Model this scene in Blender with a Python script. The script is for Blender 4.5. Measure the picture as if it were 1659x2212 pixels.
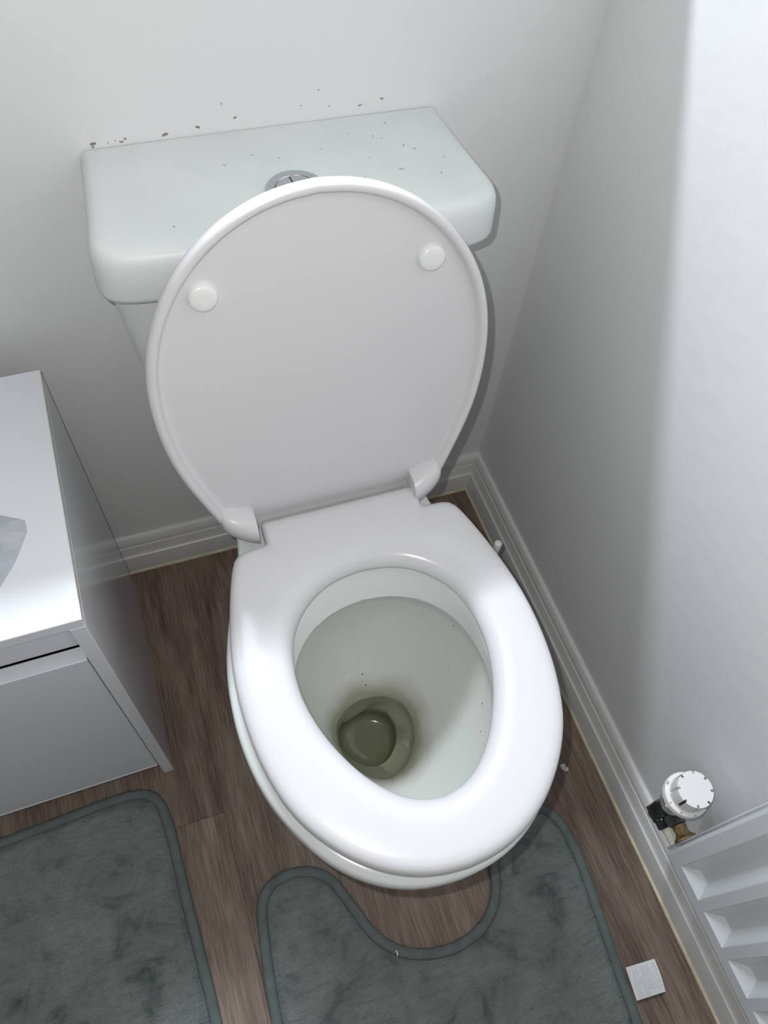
import bpy, bmesh, math, random
import numpy as np
from mathutils import Vector, Matrix, noise
from mathutils.bvhtree import BVHTree

random.seed(7)
sc = bpy.context.scene
col = sc.collection
for o in list(bpy.data.objects):
    bpy.data.objects.remove(o)

# ------------------------------------------------------------------ camera
CAM = Vector((-0.53974, -0.75664, 1.26349))
CAM_ROT = (0.566544, -0.070413, -0.331501)
cd = bpy.data.cameras.new('camera')
cd.sensor_fit = 'VERTICAL'
cd.sensor_height = 24.0
cd.lens = 1672.93 * 24.0 / 2212.0
cd.clip_start = 0.02
cam = bpy.data.objects.new('camera', cd)
cam.location = CAM
cam.rotation_euler = CAM_ROT
col.objects.link(cam)
sc.camera = cam

# ------------------------------------------------------------------ world, lights, exposure
world = bpy.data.worlds.new('world')
sc.world = world
world.use_nodes = True
bg = world.node_tree.nodes['Background']
bg.inputs[0].default_value = (0.80, 0.90, 1.0, 1)
bg.inputs[1].default_value = 0.3

# phone flash beside the lens
fl = bpy.data.lights.new('phone_flash', 'POINT')
fl.energy = 10.4
fl.color = (1.0, 0.985, 0.955)
fl.shadow_soft_size = 0.004
flash = bpy.data.objects.new('phone_flash', fl)
flash.matrix_world = cam.matrix_basis @ Matrix.Translation((-0.026, 0.024, 0.0))
col.objects.link(flash)

# daylight entering high in the window recess above the cistern
dl = bpy.data.lights.new('window_daylight', 'AREA')
dl.shape = 'RECTANGLE'
dl.size = 0.50
dl.size_y = 0.045
dl.energy = 21.5
dl.color = (0.87, 0.935, 1.0)
day = bpy.data.objects.new('window_daylight', dl)
day.location = (-0.46, 0.38, 1.785)
day.rotation_euler = Vector((0.02, -0.62, -1.0)).to_track_quat('-Z', 'Y').to_euler()
col.objects.link(day)

sc.view_settings.view_transform = 'Standard'
sc.view_settings.look = 'None'
sc.view_settings.gamma = 1.0
sc.view_settings.use_curve_mapping = False
sc.view_settings.exposure = 0.14
sc.cycles.max_bounces = 6
sc.cycles.diffuse_bounces = 4
sc.cycles.glossy_bounces = 3
sc.cycles.transparent_max_bounces = 6
sc.cycles.caustics_reflective = False
sc.cycles.caustics_refractive = False
sc.cycles.use_adaptive_sampling = True
sc.cycles.adaptive_threshold = 0.04

# ------------------------------------------------------------------ materials
def nmat(name):
    m = bpy.data.materials.new(name)
    m.use_nodes = True
    nt = m.node_tree
    return m, nt, nt.nodes['Principled BSDF']

def simple(name, color, rough=0.4, metal=0.0, spec=0.5, coat=0.0, bump=None, var=0.0, vscale=8.0):
    m, nt, b = nmat(name)
    b.inputs['Base Color'].default_value = (*color, 1)
    b.inputs['Roughness'].default_value = rough
    b.inputs['Metallic'].default_value = metal
    b.inputs['Specular IOR Level'].default_value = spec
    b.inputs['Coat Weight'].default_value = coat
    b.inputs['Coat Roughness'].default_value = 0.06
    tc = nt.nodes.new('ShaderNodeTexCoord')
    if var > 0:
        n = nt.nodes.new('ShaderNodeTexNoise')
        n.inputs['Scale'].default_value = vscale
        n.inputs['Detail'].default_value = 4
        r = nt.nodes.new('ShaderNodeValToRGB')
        r.color_ramp.elements[0].position = 0.3
        r.color_ramp.elements[1].position = 0.7
        r.color_ramp.elements[0].color = (*[c * (1 - var) for c in color], 1)
        r.color_ramp.elements[1].color = (*[min(1, c * (1 + var)) for c in color], 1)
        nt.links.new(tc.outputs['Object'], n.inputs['Vector'])
        nt.links.new(n.outputs['Fac'], r.inputs['Fac'])
        nt.links.new(r.outputs['Color'], b.inputs['Base Color'])
    if bump:
        sc_, st, dist = bump
        n2 = nt.nodes.new('ShaderNodeTexNoise')
        n2.inputs['Scale'].default_value = sc_
        n2.inputs['Detail'].default_value = 5
        bp = nt.nodes.new('ShaderNodeBump')
        bp.inputs['Strength'].default_value = st
        bp.inputs['Distance'].default_value = dist
        nt.links.new(tc.outputs['Object'], n2.inputs['Vector'])
        nt.links.new(n2.outputs['Fac'], bp.inputs['Height'])
        nt.links.new(bp.outputs['Normal'], b.inputs['Normal'])
    return m

M = {}
M['wall'] = simple('white_wall_paint', (0.78, 0.785, 0.79), 0.62, spec=0.25, bump=(45, 0.35, 0.0016), var=0.015, vscale=3)
M['ceil'] = simple('white_ceiling_paint', (0.80, 0.80, 0.79), 0.8, spec=0.2)
M['skirt'] = simple('white_gloss_woodwork', (0.72, 0.72, 0.71), 0.33, spec=0.4, var=0.03, vscale=20)
M['seal'] = simple('cream_sealant', (0.62, 0.56, 0.40), 0.5, var=0.15, vscale=40)
M['seat'] = simple('white_seat_plastic', (0.69, 0.685, 0.702), 0.22, spec=0.45, bump=(900, 0.03, 0.0002))
M['lidp'] = simple('white_lid_plastic', (0.69, 0.68, 0.695), 0.30, spec=0.4, bump=(900, 0.03, 0.0002))
M['bump'] = simple('white_rubber_bumper', (0.80, 0.81, 0.80), 0.3)
M['chrome'] = simple('brushed_chrome', (0.55, 0.57, 0.60), 0.24, metal=1.0)
M['gap'] = simple('dark_gap_line', (0.03, 0.035, 0.05), 0.6)
M['lam'] = simple('white_laminate', (0.76, 0.78, 0.82), 0.13, spec=0.5, var=0.01, vscale=4)
M['lamf'] = simple('white_laminate_front', (0.72, 0.735, 0.78), 0.45, spec=0.4)
M['lamedge'] = simple('cream_laminate_edge', (0.66, 0.63, 0.55), 0.5)
M['lami'] = simple('cabinet_inside', (0.30, 0.30, 0.32), 0.6)
M['rad'] = simple('white_radiator_enamel', (0.76, 0.79, 0.81), 0.28, spec=0.5)
M['trv'] = simple('white_valve_plastic', (0.84, 0.84, 0.82), 0.3)
M['trvd'] = simple('dark_slot', (0.02, 0.02, 0.02), 0.7)
M['print'] = simple('grey_print', (0.16, 0.15, 0.15), 0.7)
M['vblk'] = simple('tarnished_chrome_valve', (0.12, 0.125, 0.13), 0.22, metal=0.85, var=0.5, vscale=60)
M['ring'] = simple('chrome_collar', (0.75, 0.76, 0.78), 0.15, metal=1.0)
M['brass'] = simple('corroded_brass', (0.30, 0.22, 0.11), 0.55, metal=0.5, var=0.6, vscale=120, bump=(150, 0.8, 0.002))
M['pipe'] = simple('cream_painted_pipe', (0.78, 0.75, 0.66), 0.35)
M['chip'] = simple('bare_plaster_chip', (0.30, 0.25, 0.23), 0.9, var=0.3, vscale=200)
M['paper'] = simple('white_satin_label', (0.82, 0.83, 0.84), 0.5)
M['inkl'] = simple('pale_grey_ink', (0.52, 0.53, 0.54), 0.7)
M['lint'] = simple('white_lint', (0.80, 0.78, 0.76), 0.9)
M['dust'] = simple('grey_dust_speck', (0.42, 0.44, 0.44), 0.9)
M['dark'] = simple('dark_speck', (0.05, 0.045, 0.03), 0.8)
M['frame'] = simple('white_window_plastic', (0.80, 0.81, 0.82), 0.3)
M['bind'] = simple('mat_binding_fabric', (0.150, 0.180, 0.175), 0.95, spec=0.1, bump=(500, 0.6, 0.001), var=0.12, vscale=60)
M['phone'] = simple('brush_handle_plastic', (0.80, 0.81, 0.81), 0.3)
M['door'] = simple('white_door_paint', (0.76, 0.76, 0.75), 0.4)

def ceramic():
    m, nt, b = nmat('white_glazed_ceramic')
    b.inputs['Roughness'].default_value = 0.16
    b.inputs['Specular IOR Level'].default_value = 0.5
    b.inputs['Base Color'].default_value = (0.74, 0.775, 0.765, 1)
    return m
M['cer'] = ceramic()

def cistern_mat():
    # dusty glaze with tiny dark flecks
    m, nt, b = nmat('dusty_cistern_glaze')
    b.inputs['Roughness'].default_value = 0.42
    b.inputs['Specular IOR Level'].default_value = 0.4
    tc = nt.nodes.new('ShaderNodeTexCoord')
    n = nt.nodes.new('ShaderNodeTexNoise'); n.inputs['Scale'].default_value = 14; n.inputs['Detail'].default_value = 6
    r = nt.nodes.new('ShaderNodeValToRGB')
    r.color_ramp.elements[0].position = 0.35; r.color_ramp.elements[0].color = (0.685, 0.725, 0.715, 1)
    r.color_ramp.elements[1].position = 0.7; r.color_ramp.elements[1].color = (0.73, 0.77, 0.76, 1)
    v = nt.nodes.new('ShaderNodeTexNoise'); v.inputs['Scale'].default_value = 220; v.inputs['Detail'].default_value = 1
    r2 = nt.nodes.new('ShaderNodeValToRGB')
    r2.color_ramp.elements[0].position = 0.80; r2.color_ramp.elements[0].color = (0, 0, 0, 1)
    r2.color_ramp.elements[1].position = 0.84; r2.color_ramp.elements[1].color = (0.5, 0.5, 0.5, 1)
    mx = nt.nodes.new('ShaderNodeMix'); mx.data_type = 'RGBA'
    mx.inputs[7].default_value = (0.36, 0.36, 0.34, 1)
    L = nt.links.new
    L(tc.outputs['Object'], n.inputs['Vector']); L(tc.outputs['Object'], v.inputs['Vector'])
    L(n.outputs['Fac'], r.inputs['Fac']); L(v.outputs['Fac'], r2.inputs['Fac'])
    L(r.outputs['Color'], mx.inputs[6]); L(r2.outputs['Color'], mx.inputs[0])
    L(mx.outputs[2], b.inputs['Base Color'])
    return m
M['cis'] = cistern_mat()

def bowl_mat():
    # glazed bowl, olive limescale stain growing below the water line
    m, nt, b = nmat('stained_bowl_glaze')
    b.inputs['Roughness'].default_value = 0.14
    tc = nt.nodes.new('ShaderNodeTexCoord')
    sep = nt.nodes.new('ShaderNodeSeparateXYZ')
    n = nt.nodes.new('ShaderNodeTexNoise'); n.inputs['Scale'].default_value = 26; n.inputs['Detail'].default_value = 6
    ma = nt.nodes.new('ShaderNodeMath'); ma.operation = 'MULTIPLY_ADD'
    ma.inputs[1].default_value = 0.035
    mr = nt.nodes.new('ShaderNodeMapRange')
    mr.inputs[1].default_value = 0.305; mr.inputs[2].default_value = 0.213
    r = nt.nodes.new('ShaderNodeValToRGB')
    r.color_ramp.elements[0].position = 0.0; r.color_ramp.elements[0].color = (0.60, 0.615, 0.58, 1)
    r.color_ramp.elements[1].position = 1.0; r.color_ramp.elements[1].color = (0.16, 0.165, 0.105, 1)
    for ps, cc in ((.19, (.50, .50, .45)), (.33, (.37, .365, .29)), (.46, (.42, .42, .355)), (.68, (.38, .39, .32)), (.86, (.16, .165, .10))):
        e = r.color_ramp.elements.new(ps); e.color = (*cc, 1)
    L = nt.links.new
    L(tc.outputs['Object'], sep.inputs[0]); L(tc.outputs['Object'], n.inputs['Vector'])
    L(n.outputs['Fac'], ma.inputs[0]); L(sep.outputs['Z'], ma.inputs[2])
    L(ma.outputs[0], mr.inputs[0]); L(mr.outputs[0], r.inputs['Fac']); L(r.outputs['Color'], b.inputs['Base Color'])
    return m
M['bowl'] = bowl_mat()

def water_mat():
    m, nt, b = nmat('still_toilet_water')
    nt.nodes.remove(b)
    out = nt.nodes['Material Output']
    tr = nt.nodes.new('ShaderNodeBsdfTransparent'); tr.inputs[0].default_value = (0.92, 0.93, 0.87, 1)
    gl = nt.nodes.new('ShaderNodeBsdfGlossy'); gl.inputs['Roughness'].default_value = 0.02
    fr = nt.nodes.new('ShaderNodeFresnel'); fr.inputs[0].default_value = 1.33
    mx = nt.nodes.new('ShaderNodeMixShader')
    L = nt.links.new
    L(fr.outputs[0], mx.inputs[0]); L(tr.outputs[0], mx.inputs[1]); L(gl.outputs[0], mx.inputs[2]); L(mx.outputs[0], out.inputs[0])
    return m
M['water'] = water_mat()

def film_mat(name, tint, white=0.28, rough=0.2):
    m, nt, b = nmat(name)
    out = nt.nodes['Material Output']
    b.inputs['Base Color'].default_value = (*tint, 1)
    b.inputs['Roughness'].default_value = rough
    tr = nt.nodes.new('ShaderNodeBsdfTransparent'); tr.inputs[0].default_value = (0.93, 0.94, 0.95, 1)
    mx = nt.nodes.new('ShaderNodeMixShader'); mx.inputs[0].default_value = white
    L = nt.links.new
    tc = nt.nodes.new('ShaderNodeTexCoord')
    n = nt.nodes.new('ShaderNodeTexNoise'); n.inputs['Scale'].default_value = 24; n.inputs['Detail'].default_value = 1; n.inputs['Distortion'].default_value = 1.5
    mr = nt.nodes.new('ShaderNodeMapRange'); mr.inputs[1].default_value = 0.35; mr.inputs[2].default_value = 0.65
    mr.inputs[3].default_value = white * 0.45; mr.inputs[4].default_value = min(1.0, white * 1.6)
    L(tc.outputs['Object'], n.inputs['Vector']); L(n.outputs['Fac'], mr.inputs[0]); L(mr.outputs[0], mx.inputs[0])
    L(tr.outputs[0], mx.inputs[1]); L(b.outputs[0], mx.inputs[2]); L(mx.outputs[0], out.inputs[0])
    return m
M['film'] = film_mat('clear_plastic_film', (0.66, 0.69, 0.73), 0.34, 0.12)
M['glass'] = film_mat('clear_window_glass', (0.75, 0.80, 0.84), 0.06, 0.1)

def wood_mat():
    m, nt, b = nmat('brown_wood_effect_vinyl')
    b.inputs['Roughness'].default_value = 0.52
    b.inputs['Specular IOR Level'].default_value = 0.35
    tc = nt.nodes.new('ShaderNodeTexCoord')
    oi = nt.nodes.new('ShaderNodeObjectInfo')
    add = nt.nodes.new('ShaderNodeVectorMath'); add.operation = 'ADD'
    sclr = nt.nodes.new('ShaderNodeVectorMath'); sclr.operation = 'SCALE'; sclr.inputs[3].default_value = 9.0
    comb = nt.nodes.new('ShaderNodeCombineXYZ')
    mp = nt.nodes.new('ShaderNodeMapping'); mp.inputs['Scale'].default_value = (420, 16, 30)
    n1 = nt.nodes.new('ShaderNodeTexNoise'); n1.inputs['Scale'].default_value = 1.0; n1.inputs['Detail'].default_value = 5; n1.inputs['Roughness'].default_value = 0.65
    mp2 = nt.nodes.new('ShaderNodeMapping'); mp2.inputs['Scale'].default_value = (28, 4.5, 10)
    n2 = nt.nodes.new('ShaderNodeTexNoise'); n2.inputs['Scale'].default_value = 1.0; n2.inputs['Detail'].default_value = 4; n2.inputs['Distortion'].default_value = 0.6
    mixf = nt.nodes.new('ShaderNodeMath'); mixf.operation = 'MULTIPLY_ADD'; mixf.inputs[1].default_value = 0.55
    half = nt.nodes.new('ShaderNodeMath'); half.operation = 'MULTIPLY'; half.inputs[1].default_value = 0.45
    r = nt.nodes.new('ShaderNodeValToRGB')
    r.color_ramp.elements[0].position = 0.36; r.color_ramp.elements[0].color = (0.090, 0.058, 0.046, 1)
    r.color_ramp.elements[1].position = 0.64; r.color_ramp.elements[1].color = (0.300, 0.228, 0.192, 1)
    e = r.color_ramp.elements.new(0.5); e.color = (0.190, 0.136, 0.110, 1)
    hv = nt.nodes.new('ShaderNodeHueSaturation')
    mr = nt.nodes.new('ShaderNodeMapRange'); mr.inputs[3].default_value = 0.86; mr.inputs[4].default_value = 1.14
    bp = nt.nodes.new('ShaderNodeBump'); bp.inputs['Strength'].default_value = 0.25; bp.inputs['Distance'].default_value = 0.0006
    L = nt.links.new
    L(oi.outputs['Random'], comb.inputs[1]); L(oi.outputs['Random'], comb.inputs[0]); L(comb.outputs[0], sclr.inputs[0])
    L(tc.outputs['Object'], add.inputs[0]); L(sclr.outputs[0], add.inputs[1])
    L(add.outputs[0], mp.inputs['Vector']); L(add.outputs[0], mp2.inputs['Vector'])
    L(mp.outputs[0], n1.inputs['Vector']); L(mp2.outputs[0], n2.inputs['Vector'])
    L(n2.outputs['Fac'], half.inputs[0]); L(n1.outputs['Fac'], mixf.inputs[0]); L(half.outputs[0], mixf.inputs[2])
    L(mixf.outputs[0], r.inputs['Fac']); L(r.outputs['Color'], hv.inputs['Color'])
    L(oi.outputs['Random'], mr.inputs[0]); L(mr.outputs[0], hv.inputs['Value']); L(hv.outputs['Color'], b.inputs['Base Color'])
    L(mixf.outputs[0], bp.inputs['Height']); L(bp.outputs['Normal'], b.inputs['Normal'])
    return m
M['wood'] = wood_mat()

def plush_mat():
    m, nt, b = nmat('slate_green_plush')
    b.inputs['Roughness'].default_value = 0.95
    b.inputs['Specular IOR Level'].default_value = 0.1
    b.inputs['Sheen Weight'].default_value = 0.35
    b.inputs['Sheen Roughness'].default_value = 0.4
    b.inputs['Sheen Tint'].default_value = (0.65, 0.78, 0.78, 1)
    tc = nt.nodes.new('ShaderNodeTexCoord')
    n = nt.nodes.new('ShaderNodeTexNoise'); n.inputs['Scale'].default_value = 16; n.inputs['Detail'].default_value = 8; n.inputs['Roughness'].default_value = 0.62; n.inputs['Distortion'].default_value = 0.5
    r = nt.nodes.new('ShaderNodeValToRGB')
    r.color_ramp.elements[0].position = 0.33; r.color_ramp.elements[0].color = (0.105, 0.130, 0.130, 1)
    r.color_ramp.elements[1].position = 0.66; r.color_ramp.elements[1].color = (0.285, 0.312, 0.300, 1)
    e = r.color_ramp.elements.new(0.45); e.color = (0.225, 0.252, 0.242, 1)
    n2 = nt.nodes.new('ShaderNodeTexNoise'); n2.inputs['Scale'].default_value = 420; n2.inputs['Detail'].default_value = 3
    bp = nt.nodes.new('ShaderNodeBump'); bp.inputs['Strength'].default_value = 1.0; bp.inputs['Distance'].default_value = 0.0035
    L = nt.links.new
    L(tc.outputs['Object'], n.inputs['Vector']); L(tc.outputs['Object'], n2.inputs['Vector'])
    L(n.outputs['Fac'], r.inputs['Fac']); L(r.outputs['Color'], b.inputs['Base Color'])
    mp = nt.nodes.new('ShaderNodeMapping'); mp.inputs['Scale'].default_value = (38, 110, 40); mp.inputs['Rotation'].default_value = (0, 0, 0.35)
    n3 = nt.nodes.new('ShaderNodeTexNoise'); n3.inputs['Scale'].default_value = 1.0; n3.inputs['Detail'].default_value = 5; n3.inputs['Distortion'].default_value = 1.2
    ad = nt.nodes.new('ShaderNodeMath'); ad.operation = 'MULTIPLY_ADD'; ad.inputs[1].default_value = 2.2
    L(tc.outputs['Object'], mp.inputs['Vector']); L(mp.outputs[0], n3.inputs['Vector'])
    L(n3.outputs['Fac'], ad.inputs[0]); L(n2.outputs['Fac'], ad.inputs[2])
    L(ad.outputs[0], bp.inputs['Height']); L(bp.outputs['Normal'], b.inputs['Normal'])
    return m
M['plush'] = plush_mat()

# ------------------------------------------------------------------ helpers
ORG = {}
def link_obj(o, parent):
    col.objects.link(o)
    if parent is not None:
        o.parent = parent
        ORG[o.name] = ORG[parent.name]
    else:
        ORG[o.name] = Vector((0, 0, 0))
    return o

def obj(name, vf, mat, parent=None, smooth=True, sharp=40, local=False):
    verts, faces = vf
    off = Vector((0, 0, 0)) if (parent is None or local) else ORG[parent.name]
    me = bpy.data.meshes.new(name)
    me.from_pydata([tuple(Vector(v) - off) for v in verts], [], faces)
    bm = bmesh.new(); bm.from_mesh(me)
    bmesh.ops.remove_doubles(bm, verts=bm.verts, dist=1e-6)
    bmesh.ops.recalc_face_normals(bm, faces=bm.faces)
    bm.to_mesh(me); bm.free()
    if smooth:
        me.polygons.foreach_set('use_smooth', [True] * len(me.polygons))
        me.set_sharp_from_angle(angle=math.radians(sharp))
    mm = mat if isinstance(mat, bpy.types.Material) else M[mat]
    me.materials.append(mm)
    o = bpy.data.objects.new(name, me)
    return link_obj(o, parent)

def thing(name, label, cat, loc, rotz=0, group=None):
    o = bpy.data.objects.new(name, None)
    o.empty_display_size = 0.05
    col.objects.link(o)
    o.location = loc
    o.rotation_euler = (0, 0, rotz)
    ORG[o.name] = Vector(loc)
    tag(o, label, cat, group)
    return o

def tag(o, label, cat, group=None):
    o['label'] = label; o['category'] = cat
    if group: o['group'] = group
    return o

def struct(o, label=None, cat=None):
    o['kind'] = 'structure'
    if label: o['label'] = label
    if cat: o['category'] = cat
    return o

def join(*vfs):
    V, F = [], []
    for v, f in vfs:
        b = len(V); V += [tuple(x) for x in v]; F += [tuple(i + b for i in q) for q in f]
    return V, F

def box(x0, x1, y0, y1, z0, z1):
    v = [(x, y, z) for z in (z0, z1) for y in (y0, y1) for x in (x0, x1)]
    f = [(0, 2, 3, 1), (4, 5, 7, 6), (0, 1, 5, 4), (2, 6, 7, 3), (0, 4, 6, 2), (1, 3, 7, 5)]
    return v, f

def bbox(x0, x1, y0, y1, z0, z1, bev=0.002, seg=2):
    v, f = box(min(x0, x1), max(x0, x1), min(y0, y1), max(y0, y1), min(z0, z1), max(z0, z1))
    bm = bmesh.new()
    bv = [bm.verts.new(p) for p in v]
    for q in f: bm.faces.new([bv[i] for i in q])
    bmesh.ops.bevel(bm, geom=list(bm.edges), offset=bev, segments=seg, affect='EDGES', profile=0.5)
    bm.verts.index_update()
    V = [tuple(p.co) for p in bm.verts]; F = [tuple(p.index for p in q.verts) for q in bm.faces]
    bm.free()
    return V, F

def loft(loops, closed=True, cap0=False, cap1=False):
    n = len(loops[0]); V = []; F = []
    for l in loops: V += [tuple(p) for p in l]
    for i in range(len(loops) - 1):
        for j in range(n if closed else n - 1):
            a = i * n + j; b = i * n + (j + 1) % n
            F.append((a, b, b + n, a + n))
    if cap0: F.append(tuple(reversed(range(n))))
    if cap1: F.append(tuple(range((len(loops) - 1) * n, len(loops) * n)))
    return V, F

def frame_of(d):
    d = Vector(d).normalized()
    u = d.cross(Vector((0, 0, 1)))
    if u.length < 1e-3: u = Vector((1, 0, 0))
    u.normalize()
    return u, d.cross(u).normalized()

def lathe(p0, axis, prof, n=32, cap0=True, cap1=True):
    """prof: list of (radius, distance along axis)"""
    p0 = Vector(p0); d = Vector(axis).normalized(); u, w = frame_of(d)
    loops = [[p0 + d * h + (u * math.cos(2 * math.pi * k / n) + w * math.sin(2 * math.pi * k / n)) * r for k in range(n)] for r, h in prof]
    return loft(loops, True, cap0, cap1)

def chaikin(pts, it=2, closed=False):
    for _ in range(it):
        q = []
        n = len(pts)
        rng = range(n if closed else n - 1)
        if not closed: q.append(pts[0])
        for i in rng:
            a, b = pts[i], pts[(i + 1) % n]
            q.append(tuple(0.75 * x + 0.25 * y for x, y in zip(a, b)))
            q.append(tuple(0.25 * x + 0.75 * y for x, y in zip(a, b)))
        if not closed: q.append(pts[-1])
        pts = q
    return pts

def resample(pts, n, closed=False):
    P = [Vector(p) for p in pts]
    if closed: P = P + [P[0]]
    L = [0]
    for a, b in zip(P, P[1:]): L.append(L[-1] + (b - a).length)
    out = []; j = 0
    m = n if closed else n - 1
    for i in range(n):
        t = L[-1] * i / m
        while j < len(L) - 2 and L[j + 1] < t: j += 1
        s = (t - L[j]) / max(1e-9, L[j + 1] - L[j])
        out.append(P[j].lerp(P[j + 1], min(1, max(0, s))))
    return out

def mirror(half):
    """half: points from back centre to front centre with x>=0 -> closed loop"""
    h = [Vector((p[0], p[1])) for p in half]
    return h + [Vector((-p.x, p.y)) for p in reversed(h[1:-1])]

def sweep(path, section, closed=True):
    """path: 3D points roughly horizontal, section: (side, up) points"""
    n = len(path); loops = []
    for i in range(n):
        a = Vector(path[i - 1]) if (closed or i > 0) else Vector(path[i])
        b = Vector(path[(i + 1) % n]) if (closed or i < n - 1) else Vector(path[i])
        t = (b - a).normalized()
        s = Vector((t.y, -t.x, 0)).normalized()
        loops.append([Vector(path[i]) + s * p[0] + Vector((0, 0, 1)) * p[1] for p in section])
    if closed: loops.append(loops[0])
    return loft(loops, True, not closed, not closed)

def tube(path, r, n=12):
    loops = []
    for i, p in enumerate(path):
        a = Vector(path[max(0, i - 1)]); b = Vector(path[min(len(path) - 1, i + 1)])
        u, w = frame_of(b - a)
        rr = r[i] if isinstance(r, (list, tuple)) else r
        loops.append([Vector(p) + (u * math.cos(2 * math.pi * k / n) + w * math.sin(2 * math.pi * k / n)) * rr for k in range(n)])
    return loft(loops, True, True, True)

# ------------------------------------------------------------------ room shell
XL, YF, ZC = -2.30, -2.90, 2.40
WX0, WX1, WZ0, WZ1, WD = -0.80, -0.04, 1.15, 2.12, 0.24
floor = struct(obj('floor', box(XL - .1, .1, YF - .1, .1, -0.06, -0.006), M['gap'], smooth=False))
struct(obj('ceiling', box(XL - .1, .1, YF - .1, .3, ZC, ZC + .08), 'ceil', smooth=False))
struct(obj('wall_right', box(0, .1, YF - .1, .0, -0.05, ZC), 'wall', smooth=False))
struct(obj('wall_left', box(XL - .1, XL, YF - .1, .0, -0.05, ZC), 'wall', smooth=False))
struct(obj('wall_front', box(XL, 0, YF - .1, YF, -0.05, ZC), 'wall', smooth=False))
wb = struct(obj('wall_back', join(box(XL - .1, WX0, 0, WD, -.05, ZC), box(WX1, .1, 0, WD, -.05, ZC),
           box(WX0, WX1, 0, WD, -.05, WZ0), box(WX0, WX1, 0, WD, WZ1, ZC)), 'wall', smooth=False))
w1 = struct(obj('window_1', join(box(WX0, WX0 + .05, WD - .05, WD, WZ0, WZ1), box(WX1 - .05, WX1, WD - .05, WD, WZ0, WZ1),
           box(WX0 + .05, WX1 - .05, WD - .05, WD, WZ0, WZ0 + .05), box(WX0 + .05, WX1 - .05, WD - .05, WD, WZ1 - .05, WZ1)), 'frame', smooth=False))
obj('pane', box(WX0 + .05, WX1 - .05, WD - .03, WD - .024, WZ0 + .05, WZ1 - .05), 'glass', w1, smooth=False)
d1 = struct(obj('door_1', bbox(-1.10, -0.34, YF, YF + .03, 0.0, 2.0, .003), 'door'))
obj('door_handle', tube([(-1.03, YF + .03, 1.0), (-1.03, YF + .07, 1.0), (-0.93, YF + .075, 1.0)], .009), 'chrome', d1)

# skirting with moulded top
SK = [(0.0, 0.0), (0.018, 0.0), (0.018, 0.046), (0.0172, 0.0490), (0.0150, 0.0505), (0.0142, 0.0525), (0.0130, 0.0560), (0.0118, 0.0700),
      (0.0112, 0.0718), (0.0092, 0.0724), (0.0090, 0.0742), (0.0104, 0.0752), (0.0104, 0.0780), (0.0085, 0.0880), (0.0060, 0.0925), (0.0, 0.0935)]
def skirt(fn, a, b):
    return loft([[fn(a, s) for s in SK], [fn(b, s) for s in SK]], True, True, True)
def sk_back():
    l0 = [Vector((XL, -s, z)) for s, z in SK]
    l1 = [Vector((-s, -s, z)) for s, z in SK]          # mitred corner
    return loft([l0, l1], True, True, True)
def sk_right():
    l0 = [Vector((-s, -s, z)) for s, z in SK]
    l1 = [Vector((-s, YF, z)) for s, z in SK]
    return loft([l0, l1], True, True, True)
bb = struct(obj('baseboard_back', sk_back(), 'skirt', sharp=28))
br = struct(obj('baseboard_right', sk_right(), 'skirt', sharp=28))
def bead(pts, r):
    V = []
    path = []
    n = len(pts)
    for i, p in enumerate(pts):
        path.append(Vector(p) + Vector((0, 0, 0.0008 * noise.noise(Vector(p) * 60))))
    return tube(path, [r * (1 + 0.35 * noise.noise(Vector(p) * 45)) for p in pts], 8)
obj('sealant_bead', bead([(XL + (-.0185 - XL) * i / 60, -.0185, .001) for i in range(61)], .0032), 'seal', bb)
obj('sealant_bead', bead([(-.0185, -.0185 + (YF + .0185) * i / 90, .001) for i in range(91)], .0034), 'seal', br)
struct(obj('baseboard_left', loft([[Vector((XL + s, -.018, z)) for s, z in SK], [Vector((XL + s, YF, z)) for s, z in SK]], True, True, True), 'skirt', sharp=28))

# floor planks, grain running along the room
PW = 0.14
cols = [-0.606 + PW * k for k in range(-13, 5)]
ends = {}
plank_mesh = {}
for ci, x0 in enumerate(cols):
    x1 = min(x0 + PW, 0.0); xa = max(x0, XL)
    if x1 <= XL or xa >= 0: continue
    off = [-0.20, -0.75, -0.33, -1.02, -0.47, -0.86, -0.26, -1.15, -0.60, -0.95][ci % 10]
    if abs(x0 + PW + 0.606) < 1e-6: off = -0.47
    ys = [0.0, off, off - 0.9, off - 1.8, YF]
    ys = sorted([y for y in ys if YF <= y <= 0], reverse=True)
    for ya, yb in zip(ys, ys[1:]):
        if ya - yb < .05: continue
        g = 0.0001
        obj('plank', bbox(xa + g, x1 - g, yb + g, ya - g, -0.006, 0.0, 0.0004, 1), 'wood', floor, smooth=False)

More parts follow.
